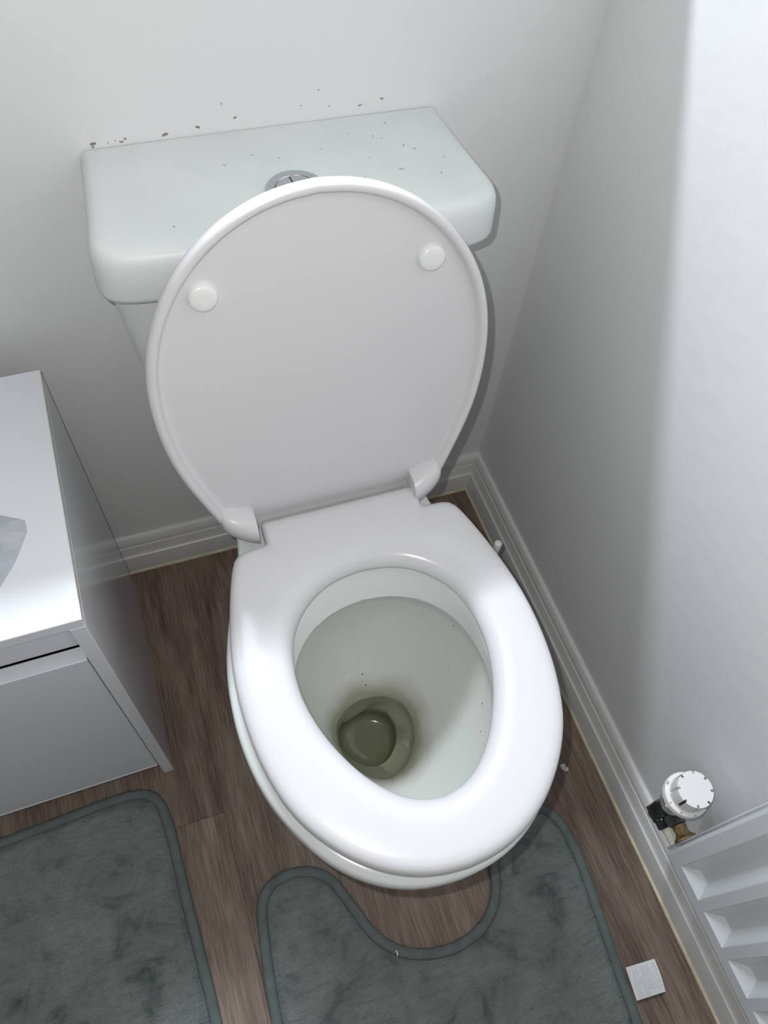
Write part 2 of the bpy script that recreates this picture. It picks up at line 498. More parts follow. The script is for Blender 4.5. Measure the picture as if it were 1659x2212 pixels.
# chipped paint above the cistern
def blob(cx, cy, cz, ax, bx, n, r, th, seed, ell=1.0, rot=0.0):
    rnd = random.Random(seed)
    A, B, N = Vector(ax), Vector(bx), Vector(n)
    c = Vector((cx, cy, cz)); k = 9; lo = []; hi = []
    for i in range(k):
        t = 2 * math.pi * i / k; q = r * rnd.uniform(.6, 1.2)
        u = math.cos(t) * q * ell; v = math.sin(t) * q
        uu = u * math.cos(rot) - v * math.sin(rot); vv = u * math.sin(rot) + v * math.cos(rot)
        lo.append(c + A * uu + B * vv); hi.append(c + (A * uu + B * vv) * .9 + N * th)
    return loft([lo, hi], True, True, True)
chips = [(-0.5478, 0.7969, .0030, 1.6), (-0.5481, 0.7936, .0015, 1.8), (-0.5205, 0.7956, .0020, 1.5), (-0.5164, 0.798, .0022, 1.2), (-0.4774, 0.7976, .0026, 2.6),
         (-0.444, 0.8006, .0021, 1.8), (-0.4057, 0.8059, .0021, 1.4), (-0.4177, 0.8217, .0012, 1.5), (-0.3174, 0.8242, .0012, 1.3), (-0.3059, 0.8059, .0012, 1.2),
         (-0.2717, 0.8028, .0018, 1.9), (-0.2481, 0.807, .0016, 2.2), (-0.3363, 0.81, .0010, 1.5), (-0.533, .796, .0010, 1.4), (-0.526, .7975, .0009, 1.2)]
for i, (x, z, r, e) in enumerate(chips):
    obj('paint_chip', blob(x, 0, z, (1, 0, 0), (0, 0, 1), (0, -1, 0), r * .68, .0003, i, e, .3 * math.sin(i * 2.1)), 'chip', wb, smooth=False)

# ------------------------------------------------------------------ toilet
TX = -0.3756
toilet = thing('toilet', 'white close-coupled toilet with raised lid and open seat in the corner', 'toilet', (TX, -0.36, 0))
NH = 72

# --- pan
pan_half = [(0, -0.03), (0.095, -0.03), (0.112, -0.045), (0.116, -0.15), (0.121, -0.25), (0.130, -0.300), (0.146, -0.335), (0.162, -0.378), (0.173, -0.42), (0.1775, -0.46),
            (0.1780, -0.50), (0.173, -0.54), (0.163, -0.576), (0.148, -0.608), (0.128, -0.640), (0.105, -0.664), (0.080, -0.682), (0.052, -0.6945), (0.026, -0.700), (0, -0.7015)]
pan_half = resample(chaikin([(a, b, 0) for a, b in pan_half], 3), NH)
hole_half = [(0, -0.3556), (0.030, -0.3585), (0.0567, -0.3690), (0.080, -0.3875), (0.096, -0.4095), (0.1045, -0.433), (0.1085, -0.460), (0.1075, -0.488), (0.1025, -0.512),
             (0.0945, -0.5365), (0.0840, -0.559), (0.0710, -0.581), (0.0560, -0.599), (0.0395, -0.6135), (0.021, -0.6230), (0, -0.6263)]
hole_half = resample(chaikin([(a, b, 0) for a, b in hole_half], 3), 400)
HC = Vector((0, -0.485))
def ang(p): return math.atan2(p[0], p[1] - HC.y)
hole_tab = sorted((ang(p), (Vector((p[0], p[1])) - HC).length) for p in hole_half)
def hole_r(a):
    a = abs(a)
    for (a0, r0), (a1, r1) in zip(hole_tab, hole_tab[1:]):
        if a0 <= a <= a1:
            return r0 + (r1 - r0) * (a - a0) / max(1e-9, a1 - a0)
    return hole_tab[0][1] if a < hole_tab[0][0] else hole_tab[-1][1]
def hole_loop_for(half, k=1.0):
    return [HC + Vector((math.sin(ang(p)), math.cos(ang(p)))) * hole_r(ang(p)) * k for p in half]

def W3(p, z, dx=0.0): return Vector((TX + dx + p[0], p[1], z))
panL = mirror(pan_half)
F0, B0 = -0.7015, -0.03
def pan_level(z, sx, yf, yb):
    return [W3((p.x * sx, yb + (p.y - B0) * (yf - yb) / (F0 - B0)), z) for p in panL]
holeL = mirror(hole_loop_for(pan_half))
def hole_level(z, k, dy=0.0, ky=None):
    ky = k if ky is None else ky
    return [W3((p.x * k, HC.y + dy + (p.y - HC.y) * ky), z, 0.004) for p in holeL]
def inset_pan(d, z):
    return [W3(p.lerp(Vector((0, -0.42)), d), z) for p in panL]
outer_loops = [pan_level(0.0, .60, -.575, -.07), pan_level(.03, .59, -.570, -.07), pan_level(.12, .56, -.56, -.07), pan_level(.20, .60, -.575, -.065),
               pan_level(.27, .70, -.61, -.06), pan_level(.33, .83, -.652, -.05), pan_level(.375, .935, -.684, -.04), pan_level(.400, .985, -.698, -.032), pan_level(.415, 1, F0, B0),
               pan_level(.430, 1, F0, B0), inset_pan(.010, .4355), inset_pan(.030, .4375), inset_pan(.06, .438)]
rim_in = [hole_level(.438, 1.10), hole_level(.4372, 1.075), hole_level(.434, 1.05, -.002), hole_level(.426, 1.045, -.008), hole_level(.4075, 1.04, -.020), hole_level(.4045, 1.04, -.0215), hole_level(.4030, 1.046, -.0215), hole_level(.4035, 1.060, -.0215)]
pan = obj('pan', loft(outer_loops + rim_in, True, True, False), 'cer', toilet, sharp=50)
bowl_loops = [hole_level(.4035, 1.060, -.0215), hole_level(.40, 1.07, -.0215), hole_level(.385, 1.05, -.021), hole_level(.36, .985, -.019), hole_level(.335, .89, -.016, .88), hole_level(.31, .775, -.013, .75), hole_level(.29, .665, -.012, .62),
              hole_level(.272, .565, -.011, .505), hole_level(.257, .50, -.010, .425), hole_level(.243, .460, -.010, .385), hole_level(.230, .435, -.009, .360)]
bowl_loops = [[p + Vector((-.012 * min(1.0, max(0.0, (.40 - p.z) / .13)), 0, 0)) for p in l] for l in bowl_loops]
def sump(z, k, cut=0.0):
    out = []
    for p in holeL:
        v = Vector((p.x * .375 - .017, HC.y + .0005 + (p.y - HC.y) * .300))
        c = Vector((-.018, HC.y - .002)); v = c + (v - c) * k
        y_lim = -.4475 + cut + .30 * min(0, v.x + .006)
        v.y = min(v.y, y_lim) if cut < .05 else v.y
        out.append(W3(v, z, .002))
    return out
bowl_loops += [sump(.225, 1.0), sump(.219, .96), sump(.212, .95, .006), sump(.202, .95, .03), sump(.196, .90, .04), sump(.193, .75, .04), sump(.192, .40, .04), sump(.192, .01, .04)]
bowl = obj('bowl', loft(bowl_loops, True, False, True), 'bowl', toilet, sharp=60)
def disc(z):
    l = [p + Vector((-.0120, 0, 0)) for p in hole_level(z, .483, -.010, .408)]
    c = [sum((p for p in l), Vector()) / len(l)]
    V = [tuple(p) for p in l] + [tuple(c[0])]
    return V, [(i, (i + 1) % len(l), len(l)) for i in range(len(l))]
water = obj('water', disc(.250), 'water', toilet)
water['label'] = 'murky olive water standing in the bowl'

# --- seat
SXO = 0.005
seat_half_c = [(0, -0.2640), (0.0950, -0.2640), (0.0982, -0.2672), (0.0990, -0.2930), (0.1000, -0.2952), (0.126, -0.2975)]
seat_half_s = [(0.126, -0.2975), (0.1335, -0.2990), (0.1410, -0.307), (0.1480, -0.326), (0.1565, -0.355), (0.1645, -0.39), (0.1705, -0.424), (0.1732, -0.456), (0.1733, -0.488), (0.1700, -0.526),
               (0.1640, -0.556), (0.1550, -0.586), (0.1420, -0.612), (0.1230, -0.638), (0.100, -0.661), (0.074, -0.6785), (0.047, -0.690), (0.023, -0.695), (0, -0.6965)]
c1 = resample([(a, b, 0) for a, b in seat_half_c], 44)
c2 = resample(chaikin([(a, b, 0) for a, b in seat_half_s], 3), 60)
seat_half = [Vector((p[0], p[1])) for p in c1 + c2[1:]]
seatO = mirror(seat_half)
def seat_loop(kind, v, z):
    n = len(seat_half)
    out = []
    inner = [HC + Vector((math.sin(ang(p)), math.cos(ang(p)))) * hole_r(ang(p)) for p in seat_half]
    for p, q in zip(seat_half, inner):
        d = (q - p); Ld = d.length
        if kind == 'o': w = p + d * (v / Ld)
        elif kind == 'i': w = q - d * (v / Ld)
        else: w = p + d * v
        out.append(w)
    return [W3(p, z, SXO) for p in mirror(out)]
seat_prof = [seat_loop('o', .006, .4465), seat_loop('o', .002, .4475), seat_loop('o', .0, .4505), seat_loop('o', .0, .4560), seat_loop('o', .0008, .4610), seat_loop('o', .0035, .4655), seat_loop('o', .009, .4685), seat_loop('o', .016, .4697),
             seat_loop('m', .45, .4702), seat_loop('m', .62, .4698), seat_loop('i', .014, .4678), seat_loop('i', .008, .4648), seat_loop('i', .003, .4598), seat_loop('i', .0005, .4540), seat_loop('i', .0, .4500), seat_loop('i', .002, .4465), seat_loop('i', .008, .4455)]
seat_prof.append(seat_prof[0])
seat = obj('seat', loft(seat_prof), 'seat', toilet, sharp=50)
for s, yy in ((-1, -.33), (1, -.33), (-1, -.60), (1, -.60)):
    obj('seat_buffer', lathe((TX + SXO + s * (.132 if yy > -.5 else .108), yy, .4372), (0, 0, 1), [(.010, 0), (.011, .004), (.010, .0105)], 16), 'bump', seat)

# --- raised lid
HY, HZ = -0.2633, 0.4781
tl = math.radians(10.264)
E3 = Vector((0, math.sin(tl), math.cos(tl)))
N3 = Vector((0, -math.cos(tl), math.sin(tl)))
def LP(x, h, w): return Vector((TX + x, HY, HZ)) + E3 * h + N3 * w
lid_half = [(0, .3880), (.030, .3855), (.060, .377), (.090, .362), (.118, .340), (.1405, .314), (.1575, .286), (.170, .256), (.178, .223), (.1815, .186), (.1803, .146), (.1745, .106), (.1640, .068), (.1510, .032),
            (.1405, .004), (.1345, -.012), (.122, -.0290), (.098, -.0330), (.05, -.0330), (0, -.0330)]
lid_half = resample(chaikin([(a, b, 0) for a, b in lid_half], 2), 84)
lidL = mirror(lid_half)
def lid_off(d):
    n = len(lidL); out = []
    for i in range(n):
        t = (lidL[(i + 1) % n] - lidL[i - 1]).normalized()
        nn = Vector((-t.y, t.x))
        c = Vector((0, .18)) - lidL[i]
        if nn.dot(c) < 0: nn = -nn
        out.append(lidL[i] + nn * d)
    return out
def lid_drop(p):
    tx = max(0.0, min(1.0, (.118 - abs(p.x)) / .014)); ty = max(0.0, min(1.0, (.006 - p.y) / .020))
    return tx * tx * (3 - 2 * tx) * ty * ty * (3 - 2 * ty)
def lid_loop(d, w, curl=0.0): return [LP(p.x, p.y, w + (min(w, -.0110) - w) * lid_drop(p)) for p in lid_off(d)]
LC = Vector((0, .185))
def panel_w(p):
    t = max(0.0, min(1.0, (.026 - p.y) / .042)); tx = max(0.0, min(1.0, (.125 - abs(p.x)) / .02))
    return -.0058 - .0055 * t * t * tx
def lid_scale(base, k):
    out = []
    for p in base:
        q = LC + (p - LC) * k
        out.append(LP(q.x, q.y, panel_w(q)))
    return out
base = lid_off(.0135)
back = lid_off(.03)
lid_loops = [[LP((LC + (p - LC) * .02).x, (LC + (p - LC) * .02).y, -.0215) for p in back], [LP((LC + (p - LC) * .5).x, (LC + (p - LC) * .5).y, -.021) for p in back], [LP(p.x, p.y, -.0185) for p in back],
             lid_loop(.012, -.0165), lid_loop(.004, -.0130), lid_loop(.0005, -.0085), lid_loop(0, -.004), lid_loop(.0003, .0005), lid_loop(.0018, .0030), lid_loop(.0042, .0042), lid_loop(.0072, .0040), lid_loop(.0095, .0022), lid_loop(.0108, -.0015), lid_loop(.0118, -.0045),
             lid_scale(base, 1.0)] + [lid_scale(base, k) for k in (.97, .94, .91, .88, .84, .8, .7, .55, .35, .15, .02)]
lid = obj('seat_lid', loft(lid_loops, True, True, True), 'lidp', toilet, sharp=50)
for s in (-1, 1):
    c = LP(s * .1111, .296, -.0062)
    obj('bumper', lathe(c, N3, [(.0142, 0), (.0140, .0035), (.0128, .0060), (.0108, .0072), (.006, .0074), (.001, .0074)], 32), 'bump', lid)
# hinge lugs: rounded toes of the lid standing in the notches of the seat
for s in (-1, 1):
    loops = []
    for k in range(13):
        t = k / 12.0
        x = .0985 + .040 * t
        sh = (1 - t ** 2.6) ** 0.5 if t < 1 else .02
        sh = max(sh, .05)
        cy = -.2650 + .008 * t; cz = .4640 + .018 * t
        ry = .0235 * (0.35 + .65 * sh); rz = .0225 * (0.30 + .70 * sh)
        L = []
        for j in range(20):
            a = 2 * math.pi * j / 20
            ca, sa = math.cos(a), math.sin(a)
            L.append(Vector((TX + s * x, cy + ry * math.copysign(abs(ca) ** .78, ca), cz + rz * math.copysign(abs(sa) ** .78, sa))))
        loops.append(L)
    obj('hinge_lug', loft(loops, True, True, True), 'lidp', lid, sharp=45)

# --- cistern
cis_half = [(0, -.004), (.150, -.004), (.176, -.006), (.183, -.012), (.1845, -.030), (.1850, -.10), (.182, -.128), (.172, -.146), (.150, -.156), (.10, -.161), (0, -.163)]
cis_half = resample(chaikin([(a, b, 0) for a, b in cis_half], 2), 48)
cisL = mirror(cis_half)
def cis(z, k, yf=-.163): return [W3((p.x * k, -.004 + (p.y + .004) * (yf + .004) / (-.159)), z, .003) for p in cisL]
cist = obj('cistern', loft([cis(.4385, .72, -.13), cis(.447, .80, -.137), cis(.47, .88, -.142), cis(.52, .945, -.146), cis(.62, 1.015, -.152), cis(.70, 1.055, -.157), cis(.738, 1.07, -.159)], True, True, True), 'cis', toilet, sharp=45)
lid2_half = [(0, -.0012), (.160, -.0012), (.186, -.0012), (.1930, -.0014), (.1945, -.007), (.1960, -.040), (.2005, -.098), (.2040, -.128), (.2035, -.146), (.1965, -.160), (.179, -.1685), (.14, -.1725), (.08, -.1745), (0, -.1755)]
lid2_half = resample(chaikin([(a, b, 0) for a, b in lid2_half], 2), 64)
l2 = mirror(lid2_half)
def l2off(d, z):
    n = len(l2); out = []
    for i in range(n):
        t = (l2[(i + 1) % n] - l2[i - 1]).normalized(); nn = Vector((-t.y, t.x))
        if nn.dot(Vector((0, -.085)) - l2[i]) < 0: nn = -nn
        vy = nn.y * d if l2[i].y < -.05 else 0.0
        out.append(W3(l2[i] + Vector((nn.x * d, vy)), z, .003))
    return out
def l2s(k, z): return [W3(Vector((0, -.0012)) + (p - Vector((0, -.0012))) * k, z, .003) for p in l2]
clid = obj('cistern_lid', loft([l2off(.012, .7385), l2off(.003, .7385), l2off(.0008, .7405), l2off(.0, .7450), l2off(.0012, .770), l2off(.0024, .7800), l2off(.0050, .7865), l2off(.0090, .7900), l2off(.0140, .7914), l2off(.022, .7917), l2s(.5, .7920), l2s(.02, .7920)], True, True, True), 'cis', toilet, sharp=50)
BX, BY = -0.3720, -0.1110
ZT = .7920
obj('button_ring', lathe((BX, BY, ZT), (0, 0, 1), [(.0300, 0), (.0300, .0022), (.0288, .0036), (.0275, .0040), (.0215, .0036), (.0205, .0025), (.0205, .0006)], 48, True, True), 'chrome', clid)
obj('button_gap', lathe((BX, BY, ZT + .0008), (0, 0, 1), [(.0206, 0), (.0206, .0010)], 40), 'gap', clid)
def halfdisc(a0, a1, r, z0, z1, gap):
    pts = [Vector((BX, BY, 0))] + [Vector((BX + r * math.cos(a0 + (a1 - a0) * i / 24), BY + r * math.sin(a0 + (a1 - a0) * i / 24), 0)) for i in range(25)]
    mid = (a0 + a1) / 2
    sh = Vector((math.cos(mid), math.sin(mid), 0)) * gap
    return loft([[p + sh + Vector((0, 0, z0)) for p in pts], [p + sh + Vector((0, 0, z1 - .0004)) for p in pts], [p + (Vector((BX, BY, 0)) - p) * .02 + sh + Vector((0, 0, z1)) for p in pts]], True, True, True)
DV = math.radians(98)
obj('flush_button', halfdisc(DV, DV + math.pi, .0195, ZT + .0015, ZT + .0040, .0006), 'chrome', clid, sharp=30)
obj('flush_button', halfdisc(DV - math.pi, DV, .0195, ZT + .0015, ZT + .0040, .0006), 'chrome', clid, sharp=30)

# dust and hairs lying on the cistern lid, dark specks in the bowl
dustV = []
for i, (x, y, e) in enumerate([(-.43, -.055, 2.2), (-.244, -.062, 3.2), (-.235, -.070, 2.4), (-.27, -.04, 1.5), (-.262, -.045, 1.2), (-.285, -.075, 1.3), (-.222, -.115, 1.8), (-.30, -.105, 1.4),
                               (-.295, -.03, 1.0), (-.33, -.05, 1.1), (-.40, -.045, 1.4), (-.375, -.055, 1.2), (-.26, -.10, 2.6), (-.495, -.135, 1.5), (-.455, -.15, 1.2), (-.21, -.09, 1.0), (-.25, -.02, 1.3)]):
    dustV.append(blob(x, y, .7919, (1, 0, 0), (0, 1, 0), (0, 0, 1), .0009, .0006, 40 + i, e, i * 1.3))
o = obj('dust_specks', join(*dustV), 'dust', clid, smooth=False); o['kind'] = 'stuff'
bvh = BVHTree.FromObject(bowl, bpy.context.evaluated_depsgraph_get())
rc = cam.matrix_basis.to_3x3()
speck = []
for i, (u, v, r) in enumerate([(790, 1480, .0011), (783, 1456, .0010), (778, 1487, .0006), (747, 1453, .0006), (1042, 1520, .0009), (980, 1352, .0008), (848, 1684, .0008), (1024, 1363, .0006), (969, 1446, .0005), (942, 1426, .0005), (774, 1638, .0007), (1038, 1580, .0007)]):
    d = rc @ Vector(((u - 829.5) / 1672.93, -(v - 1106) / 1672.93, -1))
    hit = bvh.ray_cast(CAM - ORG['toilet'], d.normalized())
    if hit[0] is not None:
        N = hit[1] if hit[1].dot(d) < 0 else -hit[1]
        a = N.orthogonal().normalized(); b2 = N.cross(a)
        p = hit[0] + ORG['toilet']
        speck.append(blob(p.x, p.y, p.z, a, b2, N, r, .0004, 80 + i, 1.2, i))
if speck:
    o = obj('dirt_specks', join(*speck), 'dark', bowl, smooth=False); o['kind'] = 'stuff'

# ------------------------------------------------------------------ brush handle beside the pan
bx_, by_ = -0.1300, -0.2890
brush = thing('toilet_brush', 'slim white toilet brush whose handle end shows between pan and right wall', 'toilet brush', (bx_, by_, 0))
obj('handle', lathe((bx_, by_, .10), (0.02, 0, 1), [(.0055, 0), (.0055, .165), (.0062, .172), (.0062, .182), (.0052, .1855), (.002, .187)], 20), 'phone', brush)
obj('holder', lathe((bx_, by_, 0), (0, 0, 1), [(.026, 0), (.027, .003), (.025, .05), (.022, .11), (.0195, .112), (.012, .112)], 28), 'phone', brush)

# ------------------------------------------------------------------ cabinet
cab = thing('storage_cabinet', 'low white laminate cabinet with inset door and finger gap left of toilet', 'cabinet', (-0.6704, -0.0506, 0), 0.0117)
CW, CDp, CH, T = 0.46, 0.3332, 0.5640, 0.0155
def cb(name, *a, mat='lam', bev=.0007, parent=None): return obj(name, bbox(*a, bev, 1), mat, parent or cab, local=True, sharp=30)
cb('top_panel', -CW, 0, -CDp, 0, CH - .0160, CH)
cb('side_panel', -T, 0, -CDp, 0, 0, CH - .0162)
cb('side_panel', -CW, -CW + T, -CDp, 0, 0, CH - .0162)
cb('edge_strip', -.0012, .0004, -CDp - .0003, .0, CH - .0030, CH - .0004, mat='lamedge', bev=.0002)
cb('back_panel', -CW + T, -T, -.012, -.004, .05, CH - .017, mat='lami')
cb('bottom_panel', -CW + T, -T, -CDp + .03, -.013, .050, .066, mat='lami')
cb('rail', -CW + T + .0004, -T - .0004, -CDp + .0035, -CDp + .045, .5055, CH - .0164, mat='lamf')
door = cb('cabinet_door', -CW + T + .0022, -T - .0022, -CDp + .0025, -CDp + .0205, .045, .4680, mat='lamf', bev=.0010)
cb('bottom_edge_band', -CW + T + .0022, -T - .0022, -CDp + .0018, -CDp + .0204, .040, .0448, mat='lamf', bev=.0005, parent=door)

# crumpled clear bag on the cabinet
def bag():
    outl = [(-.7060, -.2560), (-.7045, -.2700), (-.7095, -.2810), (-.7200, -.3050), (-.738, -.331), (-.790, -.352), (-.850, -.345), (-.895, -.300), (-.885, -.245), (-.835, -.215), (-.775, -.222), (-.735, -.2395)]
    outl = resample([(a, b, 0) for a, b in outl], 64, True)
    c = Vector((-.80, -.285, 0)); z0 = CH + .0006
    loops = []
    for k in (1.0, .97, .93, .86, .78, .68, .56, .44, .3, .16, .03):
        L = []
        for p in outl:
            q = c + (p - c) * k
            hgt = .020 * (1 - k ** 2.2) + (.011 * (1 - k) ** .3) * (noise.noise(Vector((q.x * 38, q.y * 38, 3.1))) + .8 * abs(noise.noise(Vector((q.x * 80, q.y * 80, 9.7))))) + .004 * (k > .8) * (1 - k) * 5
            L.append(Vector((q.x, q.y, z0 + max(0.0006, hgt))))
        loops.append(L)
    bot = [[Vector((p.x, p.y, z0)) for p in outl]]
    return loft(bot + loops, True, True, True)
tag(obj('plastic_bag', bag(), 'film', sharp=18), 'crumpled clear plastic bag lying on the white cabinet top', 'plastic bag')

# ------------------------------------------------------------------ mats
def make_mat(name, label, outline, seed):
    pts = [Vector((p[0], p[1])) for p in resample(chaikin([(a, b, 0) for a, b in outline], 3, True), 150, True)]
    cx = sum(p.x for p in pts) / len(pts); cy = sum(p.y for p in pts) / len(pts)
    root = thing(name, label, 'bath mat', (cx, cy, 0))
    g = .0042; h = {}; V = []; F = []
    x0, x1 = min(p.x for p in pts), max(p.x for p in pts); y0, y1 = min(p.y for p in pts), max(p.y for p in pts)
    nx, ny = int((x1 - x0) / g) + 1, int((y1 - y0) / g) + 1
    ok = {}
    def vid(i, j):
        if (i, j) not in h:
            x, y = x0 + i * g, y0 + j * g
            d = ok.get((i, j), 0)
            e = min(1, max(0, d - .0125) / .014)
            nz = noise.noise(Vector((x * 22, y * 22, seed))) * .0026 + noise.noise(Vector((x * 75, y * 75, seed + 4))) * .0020 + noise.noise(Vector((x * 210, y * 210, seed + 8))) * .0013
            cr = -.0016 * max(0, 1 - abs(noise.noise(Vector((x * 9, y * 26, seed + 20)))) * 14)
            z = .0035 + .0112 * (e * (2 - e)) + (nz + cr) * (.15 + .85 * e)
            h[(i, j)] = len(V); V.append((x, y, z))
        return h[(i, j)]
    PX, PY = np.meshgrid(x0 + g * np.arange(nx + 1), y0 + g * np.arange(ny + 1), indexing='ij')
    ins = np.zeros(PX.shape, bool); dist = np.full(PX.shape, 9.0)
    for k in range(len(pts)):
        a, b = pts[k], pts[(k + 1) % len(pts)]
        if a.y != b.y:
            ins ^= ((a.y > PY) != (b.y > PY)) & (PX < (b.x - a.x) * (PY - a.y) / (b.y - a.y) + a.x)
        ab = b - a
        t = np.clip(((PX - a.x) * ab.x + (PY - a.y) * ab.y) / max(1e-12, ab.length_squared), 0, 1)
        dist = np.minimum(dist, np.hypot(a.x + ab.x * t - PX, a.y + ab.y * t - PY))
    for i, j in zip(*np.nonzero(ins & (dist > .0085))):
        ok[(int(i), int(j))] = float(dist[i, j])
    for i in range(nx):
        for j in range(ny):
            if all(k in ok for k in ((i, j), (i + 1, j), (i + 1, j + 1), (i, j + 1))):
                F.append((vid(i, j), vid(i + 1, j), vid(i + 1, j + 1), vid(i, j + 1)))
    obj('pile', (V, F), 'plush', root, sharp=180)
    sec = [(.0078 * math.cos(t), .0054 + .0056 * math.sin(t)) for t in [2 * math.pi * k / 10 for k in range(10)]]
    path = []
    n = len(pts)
    area = sum(pts[i].x * pts[(i + 1) % n].y - pts[(i + 1) % n].x * pts[i].y for i in range(n))
    for i in range(n):
        t = (pts[(i + 1) % n] - pts[i - 1]).normalized(); nn = Vector((-t.y, t.x)) * (1 if area > 0 else -1)
        q = pts[i] + nn * .0068
        path.append(Vector((q.x, q.y, 0)))
    obj('binding', sweep(path, sec), 'bind', root, sharp=80)
    obj('backing', loft([[Vector((p.x, p.y, .0004)) for p in path], [Vector((p.x, p.y, .003)) for p in path]], True, True, True), 'bind', root)
    return root

make_mat('bath_mat', 'rectangular slate green plush bath mat before the white cabinet', [
    (-1.17, -.400), (-1.05, -.410), (-.92, -.4065), (-.80, -.3985), (-.752, -.3955), (-.715, -.3985), (-.690, -.418), (-.682, -.462), (-.679, -.53), (-.676, -.60), (-.670, -.69), (-.668, -.80), (-.666, -1.0), (-.67, -1.07),
    (-.69, -1.11), (-.74, -1.125), (-.95, -1.125), (-1.10, -1.125), (-1.16, -1.11), (-1.185, -1.07), (-1.19, -.95), (-1.19, -.6), (-1.19, -.46), (-1.185, -.42)], 3.3)
mat2 = make_mat('pedestal_mat', 'U-shaped slate green plush pedestal mat in front of the toilet', [
    (-.606, -.765), (-.604, -.712), (-.597, -.648), (-.591, -.610), (-.573, -.586), (-.538, -.578), (-.502, -.585), (-.474, -.606), (-.457, -.646), (-.441, -.692), (-.417, -.724), (-.382, -.742), (-.337, -.749), (-.289, -.738), (-.258, -.708),
    (-.245, -.664), (-.236, -.632), (-.212, -.610), (-.170, -.602), (-.130, -.612), (-.108, -.645), (-.104, -.704), (-.112, -.787), (-.118, -.848), (-.124, -.93), (-.135, -1.04), (-.16, -1.085), (-.22, -1.10), (-.36, -1.105), (-.50, -1.10), (-.56, -1.085), (-.59, -1.04), (-.602, -.93), (-.606, -.84)], 11.7)

# care label sewn to the pedestal mat edge
TL = [Vector((-.1135, -.8560)), Vector((-.0675, -.8600)), Vector((-.0725, -.9010)), Vector((-.1180, -.8970))]
def tp(a, b, z=0.0):   # a: across from mat edge, b: along
    p = TL[0].lerp(TL[1], a).lerp(TL[3].lerp(TL[2], a), b)
    zz = .0040 + .0028 * math.sin(math.pi * min(1, b * 1.0)) * (a ** .7) + .0016 * (1 - a)
    return Vector((p.x, p.y, zz + z))
def sheet(z0, z1, n=10):
    V = []; F = []
    for k, z in enumerate((z0, z1)):
        for i in range(n + 1):
            for j in range(n + 1): V.append(tp(i / n, j / n, z))
    m = (n + 1) ** 2
    for i in range(n):
        for j in range(n):
            a = i * (n + 1) + j
            F.append((a, a + 1, a + n + 2, a + n + 1)); F.append((m + a, m + a + n + 1, m + a + n + 2, m + a + 1))
    ring = [i * (n + 1) for i in range(n + 1)] + [n * (n + 1) + j for j in range(1, n + 1)] + [i * (n + 1) + n for i in range(n - 1, -1, -1)] + [j for j in range(n - 1, 0, -1)]
    for a, b in zip(ring, ring[1:] + ring[:1]): F.append((a, b, b + m, a + m))
    return V, F
lab = obj('care_label', sheet(0, .0004), 'paper', mat2)
lab['label'] = 'small white printed care label'
ink = []
def strip(a0, a1, b0, b1):
    n = 6; V = []; F = []
    for z in (.0003, .00055):
        for k in range(n + 1):
            b = b0 + (b1 - b0) * k / n
            V += [tp(a0, b, z), tp(a1, b, z)]
    m = 2 * (n + 1)
    for k in range(n):
        q = 2 * k
        F += [(q, q + 1, q + 3, q + 2), (m + q, m + q + 2, m + q + 3, m + q + 1), (q, q + 2, m + q + 2, m + q), (q + 1, m + q + 1, m + q + 3, q + 3)]
    return V, F
lines = [(.12, .34, .97), (.18, .20, .96), (.235, .44, .93), (.29, .16, .60), (.345, .36, .95), (.40, .34, .96), (.455, .12, .97), (.51, .11, .96), (.565, .10, .83), (.62, .10, .84), (.675, .12, .84), (.74, .36, .82)]
rl = random.Random(5)
for a, b0, b1 in lines:
    b = b0
    while b < b1 - .02:
        e = min(b1, b + rl.uniform(.05, .16))
        ink.append(strip(a, a + .016, b, e)); b = e + .018
def ring_ink(ca, cbv, ra, rb, n=14):
    out = []
    for k in range(n):
        t0, t1 = 2 * math.pi * k / n, 2 * math.pi * (k + 1) / n
        P = [tp(ca + ra * f * math.cos(t), cbv + rb * f * math.sin(t), .0006) for t in (t0, t1) for f in (.82, 1.0)]
        Q = [p - Vector((0, 0, .0003)) for p in P]
        out.append((P + Q, [(0, 1, 3, 2), (4, 6, 7, 5), (0, 2, 6, 4), (1, 5, 7, 3)]))
    return join(*out)
ink.append(ring_ink(.885, .14, .045, .05)); ink.append(strip(.875, .895, .13, .15))
for b in (.27, .45, .63, .81):
    ink += [strip(.83, .838, b - .06, b + .06), strip(.93, .938, b - .06, b + .06), strip(.83, .938, b - .06, b - .052), strip(.83, .938, b + .052, b + .06)]
    if b in (.45, .63): ink.append(strip(.87, .90, b - .02, b + .02))
ob = obj('printed_text', join(*ink), 'inkl', lab, smooth=False)

# lint on the floor and mat
def fluff(c, r, seed):
    bm = bmesh.new(); bmesh.ops.create_icosphere(bm, subdivisions=2, radius=r)
    for v in bm.verts:
        v.co *= 1 + .8 * noise.noise(v.co / r * 1.3 + Vector((seed, 0, 0)))
        v.co.z *= .55
    bm.verts.index_update()
    zmin = min(v.co.z for v in bm.verts)
    V = [Vector(c) + v.co - Vector((0, 0, zmin)) for v in bm.verts]; F = [tuple(v.index for v in f.verts) for f in bm.faces]
    bm.free(); return V, F
tag(obj('lint_tuft', join(fluff((-.0735, -.5720, 0), .0042, 1.0), fluff((-.0700, -.5770, 0), .0036, 5.0)), 'lint'), 'tiny white lint tuft on the floor right of the pan', 'lint')
tag(obj('nail_clipping', tube([(-.4215 + .0030 * math.cos(t), -.7335 + .0045 * math.sin(t), .0118) for t in [-1.2 + .4 * k for k in range(7)]], [.0002, .0007, .001, .0011, .001, .0007, .0002], 8), 'lint'), 'tiny white crescent on the pedestal mat binding', 'debris')

